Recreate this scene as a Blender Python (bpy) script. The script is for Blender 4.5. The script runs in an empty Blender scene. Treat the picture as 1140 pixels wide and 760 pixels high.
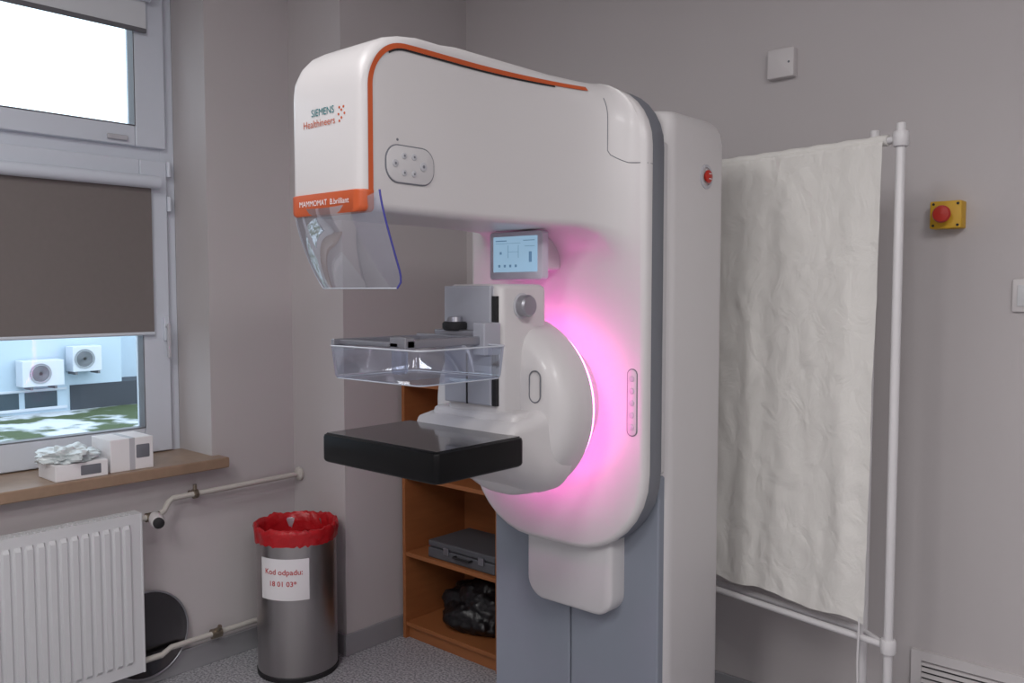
import bpy, bmesh, math, random
from mathutils import Vector, Matrix, noise
random.seed(4)
S=bpy.context.scene
D=bpy.data
def lin(c):
    r=[]
    for v in c[:3]:
        v=v/255.0
        r.append(v/12.92 if v<=0.04045 else ((v+0.055)/1.055)**2.4)
    return (r[0],r[1],r[2],1)
# ---------------------------------------------------------------- materials
def mat(name,col,rough=0.5,metal=0.0,var=0.04,scale=6.0,bump=0.0,bscale=80.0,coat=0.0,spec=0.5,stretch=None,emit=None,estr=0.0):
    m=D.materials.new(name); m.use_nodes=True
    nt=m.node_tree; b=nt.nodes['Principled BSDF']
    tc=nt.nodes.new('ShaderNodeTexCoord'); mp=nt.nodes.new('ShaderNodeMapping')
    nt.links.new(tc.outputs['Object'],mp.inputs['Vector'])
    if stretch: mp.inputs['Scale'].default_value=stretch
    n=nt.nodes.new('ShaderNodeTexNoise'); n.inputs['Scale'].default_value=scale; n.inputs['Detail'].default_value=4
    nt.links.new(mp.outputs[0],n.inputs['Vector'])
    mx=nt.nodes.new('ShaderNodeMix'); mx.data_type='RGBA'
    c=lin(col)
    mx.inputs['A'].default_value=tuple(max(0,v*(1-var)) for v in c[:3])+(1,)
    mx.inputs['B'].default_value=tuple(min(1,v*(1+var)) for v in c[:3])+(1,)
    nt.links.new(n.outputs['Fac'],mx.inputs['Factor'])
    nt.links.new(mx.outputs['Result'],b.inputs['Base Color'])
    b.inputs['Roughness'].default_value=rough; b.inputs['Metallic'].default_value=metal
    b.inputs['Coat Weight'].default_value=coat
    b.inputs['Specular IOR Level'].default_value=spec
    if bump>0:
        n2=nt.nodes.new('ShaderNodeTexNoise'); n2.inputs['Scale'].default_value=bscale; n2.inputs['Detail'].default_value=5
        nt.links.new(mp.outputs[0],n2.inputs['Vector'])
        bp=nt.nodes.new('ShaderNodeBump'); bp.inputs['Strength'].default_value=bump; bp.inputs['Distance'].default_value=0.01
        nt.links.new(n2.outputs['Fac'],bp.inputs['Height']); nt.links.new(bp.outputs[0],b.inputs['Normal'])
    if emit:
        b.inputs['Emission Color'].default_value=lin(emit); b.inputs['Emission Strength'].default_value=estr
    return m
def clear_mat(name,tint=(235,240,250),refl=0.12,body=0.06):
    m=D.materials.new(name); m.use_nodes=True; nt=m.node_tree; nt.nodes.clear()
    o=nt.nodes.new('ShaderNodeOutputMaterial'); t=nt.nodes.new('ShaderNodeBsdfTransparent'); g=nt.nodes.new('ShaderNodeBsdfGlossy')
    d=nt.nodes.new('ShaderNodeBsdfDiffuse'); d.inputs['Color'].default_value=lin((225,228,240))
    t.inputs['Color'].default_value=lin(tint); g.inputs['Roughness'].default_value=0.04
    lw=nt.nodes.new('ShaderNodeLayerWeight'); lw.inputs['Blend'].default_value=0.35
    ma=nt.nodes.new('ShaderNodeMath'); ma.operation='MULTIPLY_ADD'; ma.inputs[1].default_value=0.4; ma.inputs[2].default_value=refl*0.3
    nt.links.new(lw.outputs['Fresnel'],ma.inputs[0])
    m1=nt.nodes.new('ShaderNodeMixShader'); m1.inputs[0].default_value=body
    nt.links.new(t.outputs[0],m1.inputs[1]); nt.links.new(d.outputs[0],m1.inputs[2])
    m2=nt.nodes.new('ShaderNodeMixShader'); nt.links.new(ma.outputs[0],m2.inputs[0])
    nt.links.new(m1.outputs[0],m2.inputs[1]); nt.links.new(g.outputs[0],m2.inputs[2]); nt.links.new(m2.outputs[0],o.inputs[0])
    return m
M={}
M['wall']=mat('wall_paint',(190,185,186),0.85,var=0.03,scale=2.5,bump=0.04,bscale=250,spec=.3)
M['ceil']=mat('ceiling_paint',(225,223,222),0.9)
M['white']=mat('machine_white',(206,203,204),0.4,var=0.01,scale=3,coat=0.1)
M['white2']=mat('machine_white_matte',(198,196,198),0.5,var=0.01)
M['orange']=mat('orange_trim',(188,84,42),0.4,var=0.03)
M['rim']=mat('machine_grey_rim',(116,119,128),0.5,var=0.02)
M['blue']=mat('stand_blue_grey',(130,136,148),0.5,var=0.02,scale=2)
M['dark']=mat('dark_gap',(28,27,30),0.6)
M['black']=mat('table_black',(10,10,12),0.14,var=0.1,coat=0.4)
M['blackedge']=mat('table_black_edge',(9,9,11),0.38,var=0.1,spec=.22)
M['metal']=mat('brushed_aluminium',(165,165,172),0.35,0.85,var=0.05,scale=40)
M['plate']=mat('tower_grey',(172,174,184),0.42,0.2,var=0.02)
M['steel']=mat('bin_steel',(178,174,174),0.33,1.0,var=0.10,scale=20,stretch=(1,1,0.05))
M['bag']=mat('red_bag',(180,24,32),0.35,var=0.25,scale=18,bump=0.6,bscale=30)
M['paper']=mat('paper_white',(228,226,228),0.8,var=0.02)
M['redtext']=mat('red_print',(190,40,45),0.7)
M['teal']=mat('teal_print',(0,112,118),0.6)
M['greytext']=mat('grey_print',(110,112,120),0.6)
M['pvc']=mat('pvc_white',(208,214,224),0.35,var=0.02)
M['blind']=mat('blind_fabric',(118,111,109),0.9,var=0.05,scale=60)
M['blindw']=mat('blind_fabric_white',(215,218,222),0.9,var=0.02)
M['sill']=mat('sill_stone',(148,124,104),0.35,var=0.25,scale=22)
M['rad']=mat('radiator_enamel',(206,207,210),0.4,var=0.015)
M['pipe']=mat('pipe_paint',(192,188,182),0.45,var=0.03)
M['brass']=mat('valve_metal',(150,140,125),0.35,0.9)
M['wood']=mat('beech_laminate',(154,96,56),0.5,var=0.18,scale=5,stretch=(1,1,8))
M['grey']=mat('grey_plastic',(105,105,110),0.5)
M['case']=mat('case_plastic',(84,85,90),0.5)
M['greyl']=mat('light_grey_plastic',(184,184,190),0.5)
M['yellow']=mat('yellow_plastic',(205,160,30),0.45)
M['red']=mat('red_plastic',(180,42,30),0.4)
M['switch']=mat('switch_white',(205,201,202),0.45)
M['frame']=mat('screen_tube_white',(212,210,212),0.35)
M['base']=mat('baseboard_vinyl',(144,144,148),0.6)
M['bagdark']=mat('black_bag',(22,21,24),0.35,var=0.3,bump=0.7,bscale=25)
M['foil']=mat('foil_bag',(214,222,224),0.3,0.15,var=0.15,scale=20,bump=0.4,bscale=30)
M['clear']=clear_mat('clear_acrylic')
M['shield']=clear_mat('clear_shield',(218,222,238),0.10,0.16)
M['glass']=clear_mat('window_glass',(246,250,252),0.02,0.0)
M['edgeblue']=mat('shield_edge',(70,70,150),0.2,var=0.05)
M['edgeclear']=mat('acrylic_edge',(190,195,205),0.2,var=0.05)
M['screen']=mat('display_screen',(90,120,150),0.2,emit=(165,200,225),estr=0.62)
M['screenlt']=mat('display_graphics',(80,110,140),0.2,emit=(110,150,185),estr=0.42)
M['bezel']=mat('display_bezel',(196,190,204),0.35)
M['mirror']=mat('polished_metal',(90,88,90),0.15,1.0)
m=D.materials.new('led_pink'); m.use_nodes=True; b=m.node_tree.nodes['Principled BSDF']
b.inputs['Base Color'].default_value=(0.9,0.5,0.8,1); b.inputs['Emission Color'].default_value=(1.0,0.17,0.64,1); b.inputs['Emission Strength'].default_value=7.0
M['led']=m
m=D.materials.new('fill_diffuser'); m.use_nodes=True; b=m.node_tree.nodes['Principled BSDF']
b.inputs['Emission Color'].default_value=(1.0,0.98,0.97,1); b.inputs['Emission Strength'].default_value=2.0  # glowing face of the added overhead fill lights
M['lamp']=m
m=D.materials.new('floor_vinyl'); m.use_nodes=True; nt=m.node_tree; b=nt.nodes['Principled BSDF']
tc=nt.nodes.new('ShaderNodeTexCoord'); v=nt.nodes.new('ShaderNodeTexNoise'); v.inputs['Scale'].default_value=110; v.inputs['Detail'].default_value=3
cr=nt.nodes.new('ShaderNodeValToRGB'); cr.color_ramp.elements[0].position=0.38; cr.color_ramp.elements[0].color=lin((118,118,123))
cr.color_ramp.elements[1].position=0.62; cr.color_ramp.elements[1].color=lin((188,188,193))
nt.links.new(tc.outputs['Object'],v.inputs['Vector']); nt.links.new(v.outputs['Fac'],cr.inputs[0]); nt.links.new(cr.outputs[0],b.inputs['Base Color']); b.inputs['Roughness'].default_value=0.45
M['floor']=m
m=D.materials.new('curtain_cloth'); m.use_nodes=True; nt=m.node_tree; b=nt.nodes['Principled BSDF']
b.inputs['Base Color'].default_value=lin((218,216,212)); b.inputs['Roughness'].default_value=0.9
tc=nt.nodes.new('ShaderNodeTexCoord'); mp=nt.nodes.new('ShaderNodeMapping'); mp.inputs['Scale'].default_value=(1,1,0.7)
n=nt.nodes.new('ShaderNodeTexNoise'); n.inputs['Scale'].default_value=15; n.inputs['Detail'].default_value=7; n.inputs['Distortion'].default_value=0.8
bp=nt.nodes.new('ShaderNodeBump'); bp.inputs['Strength'].default_value=0.42; bp.inputs['Distance'].default_value=0.02
nt.links.new(tc.outputs['Object'],mp.inputs[0]); nt.links.new(mp.outputs[0],n.inputs['Vector']); nt.links.new(n.outputs['Fac'],bp.inputs['Height']); nt.links.new(bp.outputs[0],b.inputs['Normal'])
M['curtain']=m
m=D.materials.new('snowy_grass'); m.use_nodes=True; nt=m.node_tree; b=nt.nodes['Principled BSDF']
tc=nt.nodes.new('ShaderNodeTexCoord'); n=nt.nodes.new('ShaderNodeTexNoise'); n.inputs['Scale'].default_value=2.2; n.inputs['Detail'].default_value=9
cr=nt.nodes.new('ShaderNodeValToRGB'); cr.color_ramp.elements[0].position=0.46; cr.color_ramp.elements[0].color=lin((70,84,52)); cr.color_ramp.elements[1].position=0.58; cr.color_ramp.elements[1].color=lin((200,206,214))
nt.links.new(tc.outputs['Object'],n.inputs['Vector']); nt.links.new(n.outputs['Fac'],cr.inputs[0]); nt.links.new(cr.outputs[0],b.inputs['Base Color']); b.inputs['Roughness'].default_value=0.9
M['ground']=m
M['bwall']=mat('building_render',(188,206,220),0.9,var=0.03,scale=1)
M['bdark']=mat('building_plinth',(70,74,82),0.9)
M['bwin']=mat('building_window',(60,75,85),0.2)
M['acgrey']=mat('ac_guard',(140,146,152),0.5)

# ---------------------------------------------------------------- helpers
PAR=[None]
def group(name,loc=(0,0,0)):
    e=D.objects.new(name,None); e.location=loc; e.empty_display_size=0.1
    S.collection.objects.link(e); PAR[0]=e; return e
def end(): PAR[0]=None
def add(name,me,mt=None,smooth=None,bevel=0,bseg=3):
    o=D.objects.new(name,me); S.collection.objects.link(o)
    if mt is not None: me.materials.append(mt)
    if smooth is not None:
        for p in me.polygons: p.use_smooth=True
        me.set_sharp_from_angle(angle=math.radians(smooth))
    if PAR[0] is not None:
        o.parent=PAR[0]; o.matrix_parent_inverse=Matrix.Translation(-Vector(PAR[0].location))
    if bevel>0:
        b=o.modifiers.new('bevel','BEVEL'); b.width=bevel; b.segments=bseg; b.limit_method='ANGLE'; b.angle_limit=math.radians(40)
        for p in me.polygons: p.use_smooth=True
        w=o.modifiers.new('wn','WEIGHTED_NORMAL'); w.keep_sharp=True
    return o
def mesh(name,vs,fs):
    me=D.meshes.new(name); me.from_pydata([tuple(v) for v in vs],[],fs); me.update()
    bm=bmesh.new(); bm.from_mesh(me); bmesh.ops.recalc_face_normals(bm,faces=bm.faces); bm.to_mesh(me); bm.free()
    return me
def boxes(name,bl,mt,bevel=0,smooth=None):
    vs=[];fs=[]
    for (x0,x1,y0,y1,z0,z1) in bl:
        k=len(vs)
        vs+=[(x0,y0,z0),(x1,y0,z0),(x1,y1,z0),(x0,y1,z0),(x0,y0,z1),(x1,y0,z1),(x1,y1,z1),(x0,y1,z1)]
        fs+=[(k,k+3,k+2,k+1),(k+4,k+5,k+6,k+7),(k,k+1,k+5,k+4),(k+1,k+2,k+6,k+5),(k+2,k+3,k+7,k+6),(k+3,k,k+4,k+7)]
    return add(name,mesh(name,vs,fs),mt,smooth,bevel)
def box(name,x0,x1,y0,y1,z0,z1,mt,bevel=0): return boxes(name,[(x0,x1,y0,y1,z0,z1)],mt,bevel)
def loft(name,secs,mt,smooth=35,cap=True,closed=True):
    n=len(secs[0]); vs=[p for s in secs for p in s]; fs=[]
    for i in range(len(secs)-1):
        for j in range(n if closed else n-1):
            a=i*n+j; b=i*n+(j+1)%n
            fs.append((a,b,b+n,a+n))
    if cap and closed:
        fs.append(tuple(range(n))[::-1]); fs.append(tuple((len(secs)-1)*n+i for i in range(n)))
    return add(name,mesh(name,vs,fs),mt,smooth)
def frame_of(axis):
    a=Vector(axis).normalized()
    t=Vector((0,0,1)) if abs(a.z)<0.9 else Vector((1,0,0))
    u=t.cross(a).normalized(); v=a.cross(u); return a,u,v
def lathe(name,prof,c,axis,mt,seg=48,smooth=35,cap=True):
    a,u,v=frame_of(axis); c=Vector(c); secs=[]
    for (r,h) in prof:
        secs.append([c+a*h+(u*math.cos(2*math.pi*k/seg)+v*math.sin(2*math.pi*k/seg))*max(r,1e-5) for k in range(seg)])
    return loft(name,secs,mt,smooth,cap)
def cyl(name,p0,p1,r,mt,seg=24,bev=0):
    p0=Vector(p0);p1=Vector(p1);L=(p1-p0).length
    prof=[(r,0),(r,L)] if bev==0 else [(r-bev,0),(r-bev*.3,bev*.3),(r,bev),(r,L-bev),(r-bev*.3,L-bev*.3),(r-bev,L)]
    return lathe(name,prof,p0,p1-p0,mt,seg)
def tube(name,pts,r,mt,seg=10,closed=False):
    pts=[Vector(p) for p in pts]; n=len(pts); secs=[]; pu=None
    for i,p in enumerate(pts):
        if closed: t=pts[(i+1)%n]-pts[i-1]
        else: t=pts[min(i+1,n-1)]-pts[max(i-1,0)]
        t.normalize()
        if pu is None: a,u,v=frame_of(t)
        else:
            u=(pu-t*pu.dot(t)).normalized(); v=t.cross(u)
        pu=u
        secs.append([p+(u*math.cos(2*math.pi*k/seg)+v*math.sin(2*math.pi*k/seg))*r for k in range(seg)])
    if closed: secs.append(secs[0])
    return loft(name,secs,mt,50,cap=not closed)
def rrect(hw,top,bot,rt,rb,n=8):
    P=[]
    for (cx,cz,r,a0) in ((hw-rt,top-rt,rt,0),(-hw+rt,top-rt,rt,90),(-hw+rb,bot+rb,rb,180),(hw-rb,bot+rb,rb,270)):
        for k in range(n+1):
            a=math.radians(a0+90*k/n); P.append((cx+r*math.cos(a),cz+r*math.sin(a)))
    return P
def rplate(name,c,w,h,r,d,axis,mt,rn=8,edge=0.003):
    secs=[]
    for (dd,ins) in ((0,0),(d-edge,0),(d-edge*.3,edge*.3),(d,edge)):
        P=rrect(w/2-ins,h/2-ins,-h/2+ins,max(r-ins,.0005),max(r-ins,.0005),rn)
        if axis=='x+': secs.append([Vector((c[0]+dd,c[1]+p[0],c[2]+p[1])) for p in P])
        if axis=='y-': secs.append([Vector((c[0]+p[0],c[1]-dd,c[2]+p[1])) for p in P])
    return loft(name,secs,mt,40)
def text(name,s,width,fn,mt,align='CENTER',bold=0.0):
    cu=D.curves.new(name,'FONT'); cu.body=s; cu.align_x=align; cu.size=1; cu.resolution_u=3; cu.offset=bold
    o=D.objects.new(name+'_c',cu); S.collection.objects.link(o); bpy.context.view_layer.update()
    me=D.meshes.new_from_object(o.evaluated_get(bpy.context.evaluated_depsgraph_get()))
    D.objects.remove(o)
    xs=[v.co.x for v in me.vertices]; k=width/(max(xs)-min(xs)); x0=(max(xs)+min(xs))/2
    for v in me.vertices:
        v.co=Vector(fn((v.co.x-x0)*k,v.co.y*k))
    me.name=name
    return add(name,me,mt)

# ---------------------------------------------------------------- room
XL,YB,XR,YF,H=-3.19,2.86,1.7,-2.3,3.1
WY0,WY1,WZ0,WZ1=-0.20,1.765,0.80,2.75
box('floor',XL-0.4,XR+0.1,YF-0.1,YB+0.1,-0.1,0,M['floor'])
box('ceiling',XL-0.4,XR+0.1,YF-0.1,YB+0.1,H,H+0.1,M['ceil'])
boxes('wall_left',[(XL-0.4,XL,YF,WY0,0,H),(XL-0.4,XL,WY1,YB,0,H),(XL-0.4,XL,WY0,WY1,0,WZ0),(XL-0.4,XL,WY0,WY1,WZ1,H)],M['wall'])
box('wall_back',XL-0.4,XR+0.1,YB,YB+0.1,0,H,M['wall'])
box('wall_right',XR,XR+0.1,YF,YB,0,H,M['wall'])
box('wall_front',XL-0.4,XR+0.1,YF-0.1,YF,0,H,M['wall'])
box('wall_column',XL,-2.83,2.15,YB,0,H,M['wall'])
bt,bh=0.012,0.09
box('baseboard_back',-2.83,XR,YB-bt,YB,0,bh,M['base'],0.003)
boxes('baseboard_column',[(-2.83,-2.83+bt,2.15-bt,YB,0,bh),(XL,-2.83,2.15-bt,2.15,0,bh)],M['base'],0.003)
box('baseboard_left',XL,XL+bt,YF,2.15,0,bh,M['base'],0.003)
box('baseboard_right',XR-bt,XR,YF,YB,0,bh,M['base'],0.003)

# added overhead fill lights, out of view, dressed with panel housings
for (lx,ly,pw_) in ((0.75,0.2,44),(-0.6,-1.3,44),(-1.75,0.15,16)):
    group('added_fill_lamp',(lx,ly,H))
    box('housing',lx-.3,lx+.3,ly-.6,ly+.6,H-.05,H,M['switch'],0.005)
    box('diffuser',lx-.28,lx+.28,ly-.58,ly+.58,H-.053,H-.049,M['lamp'])
    ld=D.lights.new('fill_light','AREA'); ld.shape='RECTANGLE'; ld.size=.56; ld.size_y=1.16; ld.energy=pw_; ld.color=(1.0,.985,.975)
    lo=D.objects.new('fill_light',ld); S.collection.objects.link(lo); lo.location=(lx,ly,H-.06)
    lo.parent=PAR[0]; lo.matrix_parent_inverse=Matrix.Translation(-Vector(PAR[0].location))
    end()

# window
group('window_1',(XL-.25,0.8,0.85))
fx0,fx1=-3.51,-3.45
mid=0.78
boxes('outer_frame',[(fx0,fx1,WY0,WY0+.06,WZ0,WZ1),(fx0,fx1,WY1-.06,WY1,WZ0,WZ1),(fx0,fx1,mid-.04,mid+.04,WZ0,WZ1)],M['pvc'],0.004)
ol=[]
for (ya,yb) in ((WY0+.06,mid-.04),(mid+.04,WY1-.06)):
    for (za,zb) in ((WZ0,WZ0+.06),(WZ1-.05,WZ1),(2.02,2.09)): ol.append((fx0,fx1-.001,ya,yb,za,zb))
boxes('frame_rails',ol,M['pvc'])
sx0,sx1=-3.50,-3.425
def sash(n,y0,y1,z0,z1,w,wb):
    boxes(n,[(sx0,sx1,y0,y0+w,z0,z1),(sx0,sx1,y1-w,y1,z0,z1),(sx0,sx1,y0+w,y1-w,z0,z0+wb),(sx0,sx1,y0+w,y1-w,z1-wb,z1)],M['pvc'],0.006)
    g=0.003
    boxes(n+'_gasket',[(-3.475,-3.424,y0+w,y0+w+g,z0+wb,z1-wb),(-3.475,-3.424,y1-w-g,y1-w,z0+wb,z1-wb),(-3.475,-3.424,y0+w,y1-w,z0+wb,z0+wb+g),(-3.475,-3.424,y0+w,y1-w,z1-wb-g,z1-wb)],M['grey'])
    box(n+'_glass',-3.465,-3.459,y0+w-.01,y1-w+.01,z0+wb-.01,z1-wb+.01,M['glass'])
for k,(a,bq) in enumerate(((mid+.03,WY1-.045),(WY0+.045,mid-.03))):
    sash('lower_sash_%d'%k,a,bq,.845,2.03,.112,.105)
    sash('upper_sash_%d'%k,a,bq,2.08,2.71,.125,.080)
    cyl('blind_tube_%d'%k,(-3.395,a+.06,1.94),(-3.395,bq-.05,1.94),.026,M['pvc'])
    box('blind_back_%d'%k,-3.425,-3.40,a+.06,bq-.05,1.925,1.965,M['pvc'],.003)
    box('blind_fabric_%d'%k,-3.412,-3.409,a+.075,bq-.075,1.335,1.94,M['blind'])
    cyl('blind_weight_%d'%k,(-3.410,a+.075,1.333),(-3.410,bq-.075,1.333),.007,M['pvc'],12)
    box('upper_blind_%d'%k,-3.412,-3.409,a+.07,bq-.08,2.54,2.66,M['blindw'])
    box('upper_blind_bar_%d'%k,-3.418,-3.404,a+.07,bq-.08,2.525,2.543,M['grey'],.003)
    cyl('upper_blind_tube_%d'%k,(-3.395,a+.06,2.67),(-3.395,bq-.07,2.67),.024,M['pvc'])
box('handle_base',-3.425,-3.412,1.690,1.712,1.30,1.40,M['pvc'],.004)
box('handle_lever',-3.405,-3.392,1.694,1.708,1.23,1.37,M['greyl'],.004)
cyl('handle_stem',(-3.425,1.701,1.36),(-3.395,1.701,1.36),.008,M['greyl'],12)
box('handle_shadow_gap',-3.447,-3.443,1.722,1.727,.86,2.02,M['grey'])
box('transom_handle_base',-3.425,-3.412,1.48,1.56,2.095,2.115,M['greyl'],.004)
for z in (2.0,1.86): cyl('hinge_%d'%int(z*100),(-3.425,1.728,z-.03),(-3.425,1.728,z+.03),.009,M['pvc'],12)
end()
group('window_sill',(-3.3,0.8,0.82))
box('slab',-3.45,-3.115,-0.26,1.80,.80,.842,M['sill'],.006)
end()

# radiator
group('radiator',(-3.1,0.85,0.1))
ry0,ry1=0.24,1.42
box('core',-3.135,-3.085,ry0+.01,ry1-.01,.12,.68,M['rad'],.004)
n=int((ry1-ry0-.06)/.036)
secs=[]
prof=[]
for i in range(n):
    y=ry0+.03+i*.036
    prof+= [(y,0),(y+.006,0.012),(y+.024,0.012),(y+.030,0)]
zz=[(.14,0),(.155,1),(.645,1),(.66,0)]
secs=[[Vector((-3.083+p[1]*k,p[0],z)) for p in prof] for (z,k) in zz]
loft('ribbed_panel',secs,M['rad'],30,closed=False)
box('front_sheet',-3.087,-3.081,ry0,ry1,.10,.69,M['rad'],.003)
box('side_cover',-3.14,-3.079,ry1-.004,ry1+.004,.10,.695,M['rad'],.002)
box('side_cover_far',-3.14,-3.079,ry0-.004,ry0+.004,.10,.695,M['rad'],.002)
boxes('top_grille',[(-3.14,-3.081,ry0,ry1,.688,.694)]+[(-3.128,-3.092,ry0+.02+i*.02,ry0+.026+i*.02,.694,.697) for i in range(57)],M['rad'])
boxes('wall_brackets',[(XL,-3.13,.5,.53,.2,.6),(XL,-3.13,1.2,1.23,.2,.6)],M['grey'])
boxes('feet',[(-3.13,-3.09,.5,.53,0,.12),(-3.13,-3.09,1.2,1.23,0,.12)],M['rad'])
end()
# pipes
group('heating_pipe',(-3.14,1.8,.7))
tube('flow_pipe',[(-3.11,1.42,.665),(-3.11,1.50,.665),(-3.125,1.53,.675),(-3.135,1.55,.70),(-3.14,1.57,.712),(-3.14,2.14,.717)],.011,M['pipe'])
lathe('wall_flange',[(.012,0),(.028,.002),(.028,.012),(.02,.02),(.012,.022)],(-3.14,2.149,.717),(0,-1,0),M['pipe'],24)
tube('return_pipe',[(-3.11,1.41,.13),(-3.11,1.50,.13),(-3.14,1.55,.135),(-3.14,2.14,.135)],.011,M['pipe'])
lathe('lower_flange',[(.012,0),(.026,.002),(.026,.012),(.012,.02)],(-3.14,2.149,.135),(0,-1,0),M['pipe'],24)
cyl('valve_body',(-3.11,1.452,.665),(-3.11,1.50,.665),.017,M['brass'],16)
lathe('thermostat_head',[(.014,0),(.016,.01),(.024,.015),(.026,.06),(.022,.075),(.012,.078)],(-3.115,1.485,.662),(.9,-.25,-.05),M['switch'],24)
lathe('thermostat_cap',[(.019,0),(.02,.014),(.010,.018)],Vector((-3.115,1.485,.662))+Vector((.9,-.25,-.05)).normalized()*.078,(.9,-.25,-.05),M['dark'],24)
cyl('pipe_clamp',(-3.14,1.655,.714),(-3.14,1.67,.714),.019,M['brass'],16)
cyl('pipe_clamp_bolt',(-3.185,1.662,.714),(-3.115,1.662,.714),.007,M['brass'],10)
cyl('clamp_top',(-3.14,1.662,.70),(-3.14,1.662,.75),.008,M['brass'],10)
cyl('return_valve',(-3.14,1.72,.135),(-3.14,1.76,.135),.02,M['brass'],16)
cyl('return_valve_stem',(-3.14,1.74,.135),(-3.11,1.74,.17),.009,M['brass'],12)
end()
group('metal_tray',(-3.17,1.46,.17))
ax=(1,0,.06); tc_=(-3.180,1.47,.20)
lathe('dish',[(0,.002),(.13,.0),(.15,.008),(.162,.014),(.163,.017),(.150,.014),(.13,.005),(0,.005)],tc_,ax,M['mirror'],48)
tube('rolled_rim',[Vector(tc_)+frame_of(ax)[0]*.016+(frame_of(ax)[1]*math.cos(a)+frame_of(ax)[2]*math.sin(a))*.163 for a in [2*math.pi*k/48 for k in range(48)]],.004,M['metal'],8,True)
end()

# sill items
group('cardboard_box',(-3.2,1.43,.842))
box('carton',-3.31,-3.15,1.345,1.505,.842,.962,M['paper'],.003)
box('tape',-3.3105,-3.1495,1.415,1.435,.8435,.9625,M['greyl'])
rplate('printed_label',(-3.15,1.465,.91),.05,.05,.004,.001,'x+',M['greytext'],4,.0002)
end()
group('cardboard_box',(-3.2,1.25,.842))
box('carton',-3.29,-3.135,1.15,1.330,.842,.900,M['paper'],.003)
rplate('printed_label',(-3.135,1.27,.872),.07,.035,.003,.001,'x+',M['greytext'],4,.0002)
end()
def blob(name,c,s,amp,freq,mt,seed=0,flat=.6):
    bm=bmesh.new(); bmesh.ops.create_icosphere(bm,subdivisions=5,radius=1)
    for v in bm.verts:
        p=v.co.copy(); q=p*freq+Vector((seed,seed*2,0))
        d=1+amp*noise.noise(q)+amp*.5*abs(noise.noise(q*2.3))
        v.co=Vector((p.x*s[0]*d+c[0],p.y*s[1]*d+c[1],max(p.z*s[2]*d,-s[2]*flat)+c[2]))
    me=D.meshes.new(name); bm.to_mesh(me); bm.free()
    return add(name,me,mt,60)
group('plastic_bag',(-3.22,1.22,.92))
blob('crumpled_foil',(-3.210,1.220,.9195),(.075,.088,.030),.5,2.6,M['foil'],3)
end()

# bin
group('waste_bin',(-2.89,1.955,0))
bc=Vector((-2.89,1.955,0)); R=.156
lathe('steel_body',[(R-.004,.0),(R-.001,.012),(R,.02),(R,.565),(R-.004,.57),(R-.006,.565),(R-.008,.10)],bc,(0,0,1),M['steel'],64,cap=False)
lathe('base_ring',[(0,0.001),(R+.002,.001),(R+.003,.018),(R,.022),(0,.024)],bc,(0,0,1),M['dark'],64)
seg=96; secs=[]
for (r,z,am) in ((R-.012,.20,.004),(R-.012,.45,.006),(R-.010,.55,.006),(R-.008,.582,.006),(R+.0,.594,.006),(R+.007,.592,.006),(R+.010,.576,.006),(R+.007,.562,.006),(R+.005,.546,.005),(R+.003,.530,.006)):
    ring=[]
    for k in range(seg):
        a=2*math.pi*k/seg
        w=noise.noise(Vector((math.cos(a)*5,math.sin(a)*5,z*14)))
        w2=noise.noise(Vector((math.cos(a)*9,math.sin(a)*9,z*6+4)))
        rr=r+am*max(w,-.3)*1.3; ring.append(bc+Vector((rr*math.cos(a),rr*math.sin(a),z+.012*w2)))
    secs.append(ring)
loft('red_liner',secs,M['bag'],70,cap=False)
lathe('liner_bottom',[(0,.20),(R-.012,.21)],bc,(0,0,1),M['bag'],48,cap=False)
ph=math.radians(-54)
def onbin(x,z,off=.0): 
    a=ph+x/(R+.001); return bc+Vector(((R+off)*math.cos(a),(R+off)*math.sin(a),z))
NS=16
loft('label',[[onbin(-.10+.20*k/NS,z,.002) for k in range(NS+1)] for z in (.325,.405,.485)],M['paper'],60,closed=False)
text('label_text_a','Kod odpadu:',.15,lambda x,y:onbin(x,y+.425,.0035),M['redtext'],bold=.008)
text('label_text_b','18 01 03*',.105,lambda x,y:onbin(x,y+.380,.0035),M['redtext'],bold=.008)
end()

# bookcase
group('bookcase',(-2.52,2.6,0))
bx0,bx1,by0,by1,bz=-2.80,-2.235,2.43,2.80,1.10
t=.018
boxes('carcass',[(bx0,bx0+t,by0,by1,0,bz),(bx1-t,bx1,by0,by1,0,bz),(bx0-.001,bx1+.001,by0-.002,by1,bz,bz+t),(bx0+t,bx1-t,by0+.004,by1-.01,.055,.055+t),(bx0+t,bx1-t,by0+.004,by1-.01,.362,.362+t),(bx0+t,bx1-t,by0+.004,by1-.01,.70,.70+t),(bx0+t,bx1-t,by0+.02,by0+.035,0,.055),(bx0+t,bx1-t,by1-.008,by1-.002,0,bz)],M['wood'],.0015)
end()
group('tool_case',(-2.4,2.58,.38))
box('body',-2.66,-2.275,2.45,2.70,.381,.425,M['case'],.006)
box('lid',-2.66,-2.275,2.452,2.70,.428,.455,M['case'],.006)
boxes('latches',[(-2.56,-2.53,2.442,2.452,.41,.44),(-2.36,-2.33,2.442,2.452,.41,.44)],M['metal'],.002)
tube('handle',[(-2.49,2.45,.415),(-2.49,2.432,.415),(-2.40,2.432,.415),(-2.40,2.45,.415)],.005,M['dark'])
end()
group('black_bag',(-2.5,2.6,.075))
blob('sack',(-2.505,2.60,.143),(.17,.11,.12),.35,1.8,M['bagdark'],7,.55)
end()

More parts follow.
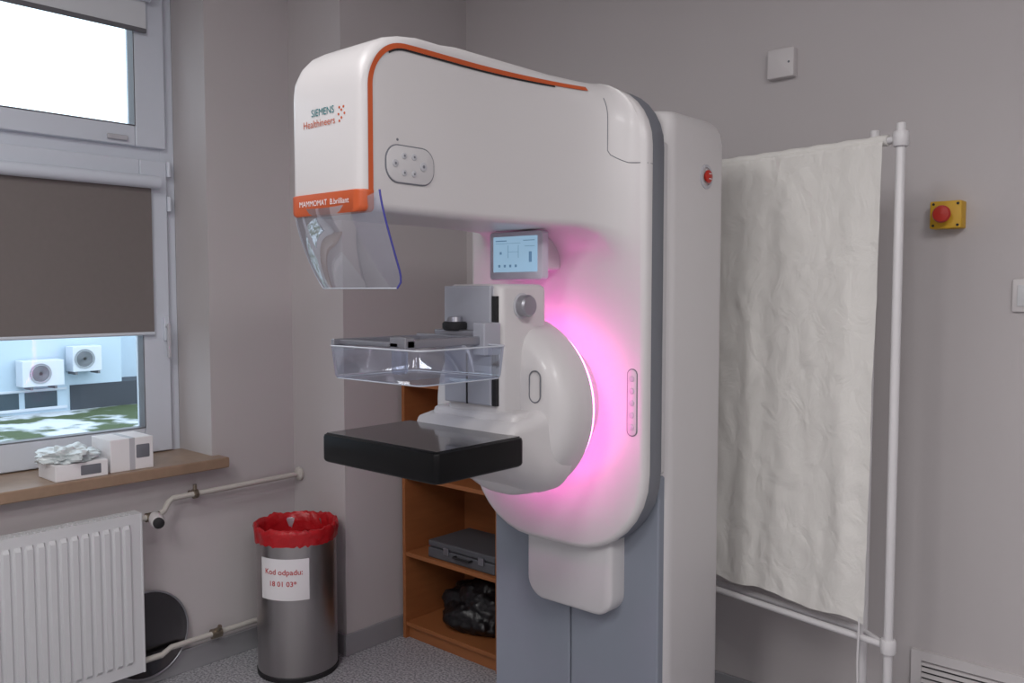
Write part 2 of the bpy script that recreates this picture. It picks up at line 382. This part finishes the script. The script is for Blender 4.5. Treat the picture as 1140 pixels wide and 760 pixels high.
# ---------------------------------------------------------------- mammography machine
CX=-1.54; HW=.127; HY=1.126
group('mammography_machine',(CX,2.15,0))
def ysec(Y,hw,top,bot,rt,rb,cx=CX,n=8): return [Vector((cx+p[0],Y,p[1])) for p in rrect(hw,top,bot,rt,rb,n)]
sy0,sy1=2.0,2.325
shw=.314; scx=-1.54
def zsec(Z,x0,x1,y0,y1,r,n=8,ins=0):
    x0+=ins;x1-=ins;y0+=ins;y1-=ins
    hw=(x1-x0)/2;cx=(x0+x1)/2;cy=(y0+y1)/2;hd=(y1-y0)/2
    return [Vector((cx+p[0],cy+p[1],Z)) for p in rrect(hw,hd,-hd,r,r,n)]
x0,x1=scx-shw,scx+shw
secs=[zsec(z,x0,x1,sy0,sy1,.045,8,i) for (z,i) in ((0,.004),(.006,0),(1.925,0),(1.955,.004),(1.975,.012),(1.988,.025),(1.993,.042))]
loft('stand_column',secs,M['white'],50)
box('stand_front_panel_l',x0+.012,CX-.002,sy0-.012,sy0+.05,.02,1.0,M['blue'],.006)
box('stand_front_panel_r',CX+.002,x1-.012,sy0-.012,sy0+.05,.02,1.0,M['blue'],.006)
box('stand_front_cover',x0+.012,x1-.012,sy0-.008,sy0+.05,1.004,1.90,M['white2'],.01)
box('foot_plate',x0-.01,x1+.01,sy0-.03,sy1+.03,0,.018,M['rim'],.004)
def q(t): return 1-math.sqrt(max(0,1-t*t))
rows=[(0,.023,-.130,.023),(.003,.011,-.103,.012),(.010,.004,-.08,.004),(.024,.0005,-.057,0),(.046,0,-.035,0),(.076,0,-.018,0),(.116,0,-.007,0),(.166,0,0,0)]
rows=[(HY+a,HW-b2,2.055+c,1.667+d,.03,.02) for (a,b2,c,d) in rows]
def head_par(Y):
    t=max(0,min(1,(Y-1.42)/.47)); hw=HW+.173*q(t)
    rt=.03+.78*(hw-HW)
    tb=max(0,min(1,(Y-1.77)/.12)); bot=1.667-.11*q(tb)
    top=2.055
    if Y<HY+.166:
        for a,b2 in zip(rows,rows[1:]):
            if a[0]<=Y<=b2[0]:
                k=(Y-a[0])/(b2[0]-a[0]); return (a[1]+(b2[1]-a[1])*k,a[2]+(b2[2]-a[2])*k,1.667,.03,.02)
    return hw,top,bot,rt,.02+.06*q(tb)
rows0=list(rows)
rows.append((1.42,)+head_par(1.42))
N=34
for i in range(1,N+1):
    s=i/N; Y=1.42+.47*math.sin(s*math.pi/2)
    rows.append((Y,)+head_par(Y))
last=rows[-1]
end_row=(1.892,.304,2.045,.800,.162,.225)
for k in range(1,8):
    f=k/7; rows.append(tuple(last[i]+(end_row[i]-last[i])*f for i in range(6)))
rows+=[(1.896,.311,2.045,.791,.165,.23),(1.903,.3155,2.045,.786,.166,.233),(1.912,.317,2.045,.785,.166,.234),(1.918,.317,2.045,.785,.166,.234)]
loft('gantry_body',[ysec(*r) for r in rows],M['white'],38)
loft('gantry_rim',[ysec(y,.317-i,2.045-i,.785+i,.166,.234) for (y,i) in ((1.918,.006),(1.921,.001),(1.975,.001),(1.982,.006))],M['rim'],40)
cyl('rotation_hub',(CX,1.98,1.35),(CX,2.01,1.35),.2,M['rim'],48)
loft('gantry_top_lid',[ysec(y,.112-i,2.064-i,1.99,.02,.01) for (y,i) in ((1.32,.012),(1.36,.006),(1.42,.001),(1.96,.0),(2.015,.001),(2.022,.008))],M['white'],40)
loft('gantry_rear_cap',[ysec(y,.150-i,2.062-i,1.96,.02,.01) for (y,i) in ((1.955,.004),(1.958,0),(2.015,0),(2.024,.01))],M['white2'],40)
rows=rows0
def side_x(Y,Z):
    hw,top,bot,rt,rb=head_par(Y)
    if Z<=top-rt: return CX+hw
    s=min(1,(Z-top+rt)/rt); return CX+hw-rt+rt*math.sqrt(max(0,1-s*s))
path=[]
SY=HY+.018
for k in range(20): path.append((SY,1.69+.235*k/19,(1,0)))
for k in range(1,14):
    a=math.pi/2*k/14; path.append((SY+.10-.10*math.cos(a),1.925+.10*math.sin(a),(math.cos(a),-math.sin(a))))
for k in range(40): path.append((SY+.1+(1.81-SY-.1)*k/39,2.025,(0,-1)))
def stripe(name,path,w0,w1,mt,off):
    secs=[]
    for (Y,Z,nn) in path:
        a=(Y+nn[0]*w0,Z+nn[1]*w0); b2=(Y+nn[0]*w1,Z+nn[1]*w1)
        secs.append([Vector((side_x(*a)+off,a[0],a[1])),Vector((side_x(*b2)+off,b2[0],b2[1]))])
    loft(name,secs,mt,60,closed=False)
stripe('orange_stripe',path,-.002,.009,M['orange'],.0022)
stripe('stripe_shadow_gap',path[28:66],.009,.0135,M['dark'],.0018)
sp_=[]
for k in range(12): sp_.append((1.845,2.0-.135*k/11))
pts=[Vector((side_x(y,z)+.0004,y-.0002,z)) for (y,z) in sp_]
pts+=[Vector((side_x(1.845+.006*k,1.858-.004*k)+.0004,1.845+.006*k,1.858-.004*k)) for k in range(1,7)]
pts+=[Vector((-1.242,1.8905,1.832)),Vector((-1.2265,1.900,1.831)),Vector((-1.2225,1.916,1.830))]
tube('corner_cover_seam',pts,.0010,M['greytext'],6)
loft('orange_band',[[Vector((CX+p[0],HY+Y,p[1])) for p in rrect(HW+h,1.712,1.666,.004,.012,6)] for (Y,h) in ((-.0035,-.023),(-.001,-.009),(.006,-.001),(.022,.0018),(.028,.0018))],M['orange'],40)
text('band_text','MAMMOMAT  B.brilliant',.175,lambda x,y:(CX+.0+x,HY-.0050,1.686+y),M['paper'])
text('brand_text_a','SIEMENS',.080,lambda x,y:(CX-.005+x,HY-.0012,1.878+y),M['teal'])
text('brand_text_b','Healthineers',.112,lambda x,y:(CX-.018+x,HY-.0012,1.855+y),M['orange'])
for i,(dx,dz) in enumerate(((.050,.0),(.060,.008),(.060,-.008),(.070,.0),(.053,.014),(.053,-.014),(.067,.014))):
    cyl('brand_dot_%d'%i,(CX+dx,HY+.0005,1.872+dz),(CX+dx,HY-.0010,1.872+dz),.0027,M['orange'],10)
rplate('side_keypad',(CX+HW-.0005,1.255,1.772),.135,.078,.033,.005,'x+',M['white2'],8)
rplate('side_keypad_outline',(CX+HW-.0005,1.255,1.772),.139,.082,.035,.003,'x+',M['greytext'],8,.0005)
for i,(dy,dz,r) in enumerate(((-.045,0,.008),(-.02,.018,.007),(-.02,-.018,.007),(.008,.018,.007),(.008,-.018,.007),(.035,0,.010))):
    cyl('key_%d'%i,(CX+HW+.004,1.255+dy,1.772+dz),(CX+HW+.0065,1.255+dy,1.772+dz),r,M['greyl'],20,.0008)
    cyl('key_mark_%d'%i,(CX+HW+.0064,1.255+dy,1.772+dz),(CX+HW+.007,1.255+dy,1.772+dz),r*.35,M['greytext'],10)
cyl('status_led',(CX+HW-.001,1.22,1.823),(CX+HW+.001,1.22,1.823),.003,M['greytext'],10)
rplate('edge_keypad_outline',(-1.262,1.893,1.21),.032,.179,.0155,.0035,'y-',M['greytext'],8,.0005)
rplate('edge_keypad',(-1.262,1.893,1.21),.029,.175,.0140,.005,'y-',M['white2'],8)
for i in range(5): cyl('edge_key_%d'%i,(-1.262,1.889,1.145+i*.032),(-1.262,1.8865,1.145+i*.032),.008,M['greyl'],18,.0008)
rplate('display_housing',(CX-.008,1.775,1.598),.190,.130,.010,.025,'y-',M['bezel'],6,.004)
rplate('display_screen',(CX-.008,1.7505,1.602),.158,.096,.002,.0015,'y-',M['screen'],3,.0003)
bl=[]
def ln(a,b2,c,d): bl.append((CX-.008+a,CX-.008+b2,1.7485,1.749,1.602+c,1.602+d))
for (a,b2,c,d) in ((-.07,-.03,.035,.038),(-.07,.02,.029,.0300),(.03,.07,.035,.037),(-.025,-.0240,-.01,.024),(.012,.0130,-.01,.024),(-.025,.0135,.006,.0068),(-.055,-.048,-.0,.007),(-.06,-.053,-.035,-.028),(-.04,-.033,-.035,-.028),(-.02,-.013,-.035,-.028),(.0,.007,-.035,-.028),(.05,.060,-.022,.006),(.035,.07,.02,.0212)): ln(a,b2,c,d)
boxes('display_graphics',bl,M['screenlt'])
box('display_mount',CX-.05,CX+.04,1.772,1.89,1.56,1.65,M['white2'],.01)
DZ=1.195; DY=1.788; DR=.243
lathe('arm_disc',[(.05,0),(DR-.007,.0),(DR,.008),(DR,.05),(DR-.003,.08),(DR-.012,.105),(DR-.028,.122),(.195,.131),(.15,.136),(.0,.138)],(CX-.010,DY,DZ),(0,-1,0),M['white'],96,30)
cyl('arm_disc_hub',(CX-.010,DY-.01,DZ),(CX-.010,1.894,DZ),.18,M['white2'],64)
lathe('led_ring',[(.205,.0),(.230,.0),(.230,.014),(.205,.014)],(CX-.010,DY+.002,DZ),(0,1,0),M['led'],96,cap=False)
pts=[]
for k in range(40):
    a=2*math.pi*k/40; pts.append((-1.395+.018*math.cos(a),1.6520,1.262+ (.018*math.sin(a))+(.022 if math.sin(a)>0 else -.022)))
tube('arm_button_outline',pts,.0017,M['greytext'],6,True)
NR=[(1.75,.19,1.30,.975,.06,.10),(1.71,.19,1.27,.975,.06,.10),(1.68,.188,1.225,.985,.05,.10),(1.65,.184,1.20,1.00,.035,.09),(1.61,.18,1.188,1.02,.03,.08),(1.57,.178,1.18,1.042,.025,.07),(1.545,.176,1.175,1.06,.02,.055),(1.52,.17,1.14,1.072,.02,.03),(1.44,.15,1.12,1.08,.015,.018),(1.36,.13,1.11,1.084,.008,.008)]
loft('table_arm',[ysec(*r) for r in NR],M['white'],50)
loft('object_table',[zsec(z,CX-.206,CX+.206,1.255,1.545,.016,6,i) for (z,i) in ((1.085,.006),(1.088,.002),(1.093,0),(1.146,0),(1.152,.0015),(1.155,.006))],M['blackedge'],40)
box('table_surface',CX-.196,CX+.196,1.265,1.537,1.1545,1.1565,M['black'],.001)
loft('tower',[zsec(z,CX-.098,CX+.098,1.578,1.76,.02,6,i) for (z,i) in ((1.15,0),(1.505,0),(1.514,.003),(1.52,.01))],M['white'],40)
box('tower_face',CX-.094,CX+.072,1.566,1.582,1.215,1.516,M['plate'],.004)
boxes('tower_slots',[(CX+.074,CX+.088,1.570,1.582,1.215,1.49),(CX-.012,CX-.007,1.5645,1.567,1.215,1.345)],M['dark'])
box('tower_base_flare',CX-.15,CX+.15,1.57,1.69,1.16,1.20,M['white'],.018)
lathe('tower_knob',[(.020,0),(.027,.002),(.028,.026),(.024,.032),(.0,.033)],(CX+.096,1.655,1.465),(1,0,0),M['metal'],36)
lathe('tower_knob_ring',[(.032,0),(.033,.004),(.028,.006)],(CX+.096,1.655,1.465),(1,0,0),M['greyl'],36)
box('carriage',CX-.10,CX+.095,1.535,1.568,1.365,1.405,M['metal'],.005)
box('carriage_hook',CX+.06,CX+.10,1.515,1.575,1.345,1.425,M['plate'],.004)
lathe('carriage_wheel',[(.0,0),(.028,0),(.032,.006),(.032,.018),(.028,.022),(0,.022)],(CX-.035,1.548,1.403),(0,0,1),M['dark'],32)
lathe('carriage_wheel_cap',[(.02,0),(.018,.012),(0,.014)],(CX-.035,1.548,1.425),(0,0,1),M['metal'],32)
boxes('paddle_rails',[(CX+.060,CX+.085,1.28,1.54,1.372,1.392),(CX-.163,CX-.151,1.256,1.55,1.372,1.388),(CX-.163,CX+.09,1.53,1.548,1.370,1.392),(CX+.03,CX+.085,1.275,1.305,1.368,1.398)],M['metal'],.003)
box('paddle_front_rail',CX-.163,CX+.06,1.275,1.290,1.374,1.386,M['metal'],.002)
pw=.167; py0,py1=1.250,1.53; pb,pt=1.293,1.372
def tray(z,ins): return zsec(z,CX-pw,CX+pw-.004,py0,py1,.02,6,ins)
loft('paddle_tray',[tray(pt,0),tray(pb+.008,.006),tray(pb+.002,.009),tray(pb,.016)],M['clear'],50,cap=False)
me_s=tray(pb,.016); add('paddle_bottom',mesh('paddle_bottom',me_s,[tuple(range(len(me_s)))]),M['clear'])
tube('paddle_rim',tray(pt,0),.0022,M['edgeclear'],6,True)
tube('paddle_lower_edge',tray(pb+.002,.010),.0018,M['edgeclear'],6,True)
boxes('spot_cone',[(CX-.03,CX+.0,1.33,1.36,1.305,1.372)],M['clear'],.006)
def shp(u,v):
    w=(.152+.010*math.sin(v*math.pi*.6))*(1-.10*v**2)
    wrap=abs(u)**3
    Y=HY-.006+.072*v**1.5+wrap*.030
    return Vector((CX+u*w,Y,1.680+.030*wrap*(1-v)-.172*v))
NU,NV=28,16
def corner(u,v):
    if v>.8:
        k=(v-.8)/.2; lim=1-.10*(1-math.sqrt(max(0,1-k*k))); u=u*lim
    return shp(u,v)
loft('face_shield',[[corner(-1+2*i/NU,j/NV) for i in range(NU+1)] for j in range(NV+1)],M['shield'],80,closed=False)
tube('shield_edge_near',[corner(1,j/NV) for j in range(NV+1)],.0022,M['edgeblue'],8)
tube('shield_edge_far',[corner(-1,j/NV) for j in range(NV+1)],.0012,M['edgeclear'],8)
tube('shield_edge_bottom',[corner(-1+2*i/NU,1) for i in range(NU+1)],.0015,M['edgeclear'],8)
loft('lower_tongue',[[Vector((-1.502+p[0],Y,p[1])) for p in rrect(.153-i,.86,.595+i,.01,.06)] for (Y,i) in ((1.925,.008),(1.930,.002),(1.935,0),(1.99,0))],M['white2'],40)
lathe('stop_recess',[(.034,-.002),(.034,.003),(.026,.004),(.024,-.001)],(x1,2.20,1.825),(1,0,0),M['greyl'],36)
lathe('stop_button',[(.012,-.002),(.012,.004),(.018,.006),(.018,.010),(.014,.013),(0,.014)],(x1,2.20,1.825),(1,0,0),M['red'],36)
boxes('stop_marks',[(x1+.0135,x1+.0145,2.193,2.207,1.831,1.833),(x1+.0135,x1+.0145,2.193,2.207,1.817,1.819)],M['paper'])
end()

# ---------------------------------------------------------------- folding screen
sp=Vector((-.781,2.451,0)); sd=Vector((-.985,.172,0)).normalized(); sn=Vector((.172,.985,0)).normalized()
def sc(L,off,z): return sp+sd*L+sn*off+Vector((0,0,z))
group('privacy_screen',(sp.x,sp.y,0))
Lw=.98
for k,off in enumerate((0,.055)):
    la=0 if k==0 else .105
    for j,L in enumerate((la,Lw+la)):
        cyl('post_%d_%d'%(k,j),sc(L,off,.05),sc(L,off,1.955),.0125,M['frame'],20,.003)
        cyl('foot_bar_%d_%d'%(k,j),sc(L,off-.16+k*.05,.05),sc(L,off+.11,.05),.011,M['frame'],16)
        for q2 in (off-.15+k*.05,off+.10):
            lathe('castor_%d_%d_%d'%(k,j,int(q2*1000)),[(.0,-.01),(.02,-.01),(.022,-.006),(.022,.006),(.02,.01),(0,.01)],sc(L,q2,.022),sd,M['dark'],20)
    cyl('top_bar_%d'%k,sc(la,off,1.912),sc(Lw+la,off,1.912),.009,M['frame'],16)
    cyl('bottom_bar_%d'%k,sc(la,off,.515),sc(Lw+la,off,.515),.010,M['frame'],16)
for z in (1.912,.515): 
    lathe('joint_%d'%int(z*100),[(.019,-.02),(.021,-.015),(.021,.015),(.019,.02)],sc(0,0,z),(0,0,1),M['frame'],20)
    tube('hinge_strap_%d'%int(z*100),[sc(0,0,z),sc(.105,.055,z)],.008,M['frame'])
NX,NZ=170,150
secs=[]
for j in range(NZ+1):
    v=j/NZ; row=[]
    for i in range(NX+1):
        u=i/NX
        L=.040+.022*v**.8+(Lw-.06)*u
        L+=.006*noise.noise(Vector((0,v*5,1)))*(1-u)
        zb=.562+.02*u+.006*math.sin(u*23)+.008*noise.noise(Vector((u*9,0,3)))
        z=1.925+(zb-1.925)*v
        amp=.003+.006*min(1,v*1.5)
        off=-.016-.004+amp*(.4*math.sin(u*40+2.5*noise.noise(Vector((u*4,v*1.5,0))))+1.3*noise.noise(Vector((u*6,v*1.6,7)))+.5*noise.noise(Vector((u*18,v*8,2))))
        off+=.0022*noise.noise(Vector((u*26,v*26,9)))+.0028*abs(noise.noise(Vector((u*12,v*14,5))))
        if v<.01: off=-.004
        row.append(sc(L,min(off,.03),z))
    secs.append(row)
loft('curtain_cloth',secs,M['curtain'],180,closed=False)
tube('rod_sleeve',[sc(.035+ (Lw-.06)*k/30,0,1.912+.0015*math.sin(k*2.1)) for k in range(31)],.0155,M['curtain'],12)
tube('tie_cord',[sc(.075,-.02,.60),sc(.078,-.022,.45),sc(.074,-.02,.30)],.003,M['frame'],6)
end()

# ---------------------------------------------------------------- wall fittings
group('junction_box',(-1.30,YB,2.28))
rplate('cover',(-1.302,YB,2.277),.095,.098,.006,.028,'y-',M['switch'],6,.004)
cyl('screw',(-1.272,YB-.028,2.277),(-1.272,YB-.029,2.277),.004,M['greytext'],12)
end()
group('emergency_stop',(-.76,YB,1.737))
rplate('yellow_housing',(-.762,YB,1.732),.088,.082,.004,.05,'y-',M['yellow'],5,.003)
lathe('red_mushroom',[(.012,0),(.012,.018),(.024,.022),(.026,.030),(.022,.038),(0,.041)],(-.765,YB-.05,1.732),(0,-1,0),M['red'],32)
for i,(a,b2) in enumerate(((-.034,.032),(.034,.032),(-.034,-.032),(.034,-.032))):
    cyl('screw_%d'%i,(-.762+a,YB-.05,1.732+b2),(-.762+a,YB-.0515,1.732+b2),.004,M['dark'],10)
end()
group('light_switch',(-.545,YB,1.49))
rplate('frame',(-.545,YB,1.49),.083,.095,.006,.010,'y-',M['switch'],5,.002)
rplate('rocker',(-.545,YB-.010,1.49),.055,.062,.003,.004,'y-',M['rad'],4,.001)
end()
group('ventilation_grille',(-.6,YB,.22))
gx0,gx1,gz0,gz1=-.835,-.31,.085,.370
boxes('grille_frame',[(gx0+.03,gx1-.03,YB-.016,YB,gz1-.03,gz1),(gx0+.03,gx1-.03,YB-.016,YB,gz0,gz0+.03),(gx0,gx0+.03,YB-.016,YB,gz0,gz1),(gx1-.03,gx1,YB-.016,YB,gz0,gz1)],M['switch'])
box('grille_back',gx0+.02,gx1-.02,YB-.003,YB-.001,gz0+.02,gz1-.02,M['dark'])
vs=[];fs=[]
for i in range(12):
    z=gz0+.036+i*.0185; k=len(vs)
    vs+=[(gx0+.03,YB-.014,z),(gx1-.03,YB-.014,z),(gx1-.03,YB-.004,z+.008),(gx0+.03,YB-.004,z+.008)]
    vs+=[(a,b2,c+.002) for (a,b2,c) in vs[k:k+4]]
    fs+=[(k,k+1,k+2,k+3),(k+4,k+5,k+6,k+7),(k,k+1,k+5,k+4),(k+1,k+2,k+6,k+5),(k+2,k+3,k+7,k+6),(k+3,k,k+4,k+7)]
add('louvres',mesh('louvres',vs,fs),M['switch'])
end()

# ---------------------------------------------------------------- outside
box('ground_outside',-40,XL-.42,-25,35,-.4,-.2,M['ground'])
group('neighbouring_building',(-13,5,-.2))
box('facade',-18,-13,-6,5.75,-.2,3.6,M['bwall'])
box('band',-18,-12.98,5.0,6.6,-.2,.16,M['bdark'])
box('facade_wing',-18,-13.6,5.75,14,-.2,3.6,M['bwall'])
boxes('basement_windows',[(-13.02,-12.985,3.2,3.75,-.12,.10),(-13.02,-12.985,3.85,4.32,-.12,.10),(-13.02,-12.985,4.40,4.82,-.12,.10)],M['bwin'])
boxes('basement_ledge',[(-13.02,-12.97,3.0,4.95,.11,.14),(-13.02,-12.97,3.0,4.95,-.16,-.12)],M['pvc'])
end()
for (yy,zz,w_) in ((4.55,.38,.27),(5.14,.55,.20)):
    group('air_conditioner',(-12.8,yy,zz))
    box('case',-12.96,-12.7,yy-w_,yy+w_,zz-.18,zz+.18,M['pvc'],.01)
    lathe('fan_guard',[(.0,0),(.13,0),(.14,.006),(.14,.010),(.13,.006),(0,.006)],(-12.70,yy-.04,zz),(1,0,0),M['acgrey'],32)
    for r in (.03,.05,.07,.09,.11): lathe('guard_ring_%d'%int(r*100),[(r,.007),(r+.003,.010),(r+.006,.007)],(-12.70,yy-.04,zz),(1,0,0),M['pvc'],32)
    boxes('brackets',[(-12.968,-12.7,yy-.17,yy-.14,zz-.22,zz-.18),(-12.968,-12.7,yy+.14,yy+.17,zz-.22,zz-.18)],M['grey'])
    end()

# ---------------------------------------------------------------- light
w=D.worlds.new('World'); S.world=w; w.use_nodes=True
bg=w.node_tree.nodes['Background']; bg.inputs[0].default_value=(0.84,0.92,1.0,1); bg.inputs[1].default_value=2.6
cam=D.cameras.new('camera'); co=D.objects.new('camera',cam); S.collection.objects.link(co)
cam.sensor_width=36; cam.lens=960/1140*36; cam.clip_start=.05
co.location=(0,0,1.5); co.rotation_euler=(math.radians(90-3.28),0,math.radians(41.7))
S.camera=co
S.view_settings.view_transform='Standard'
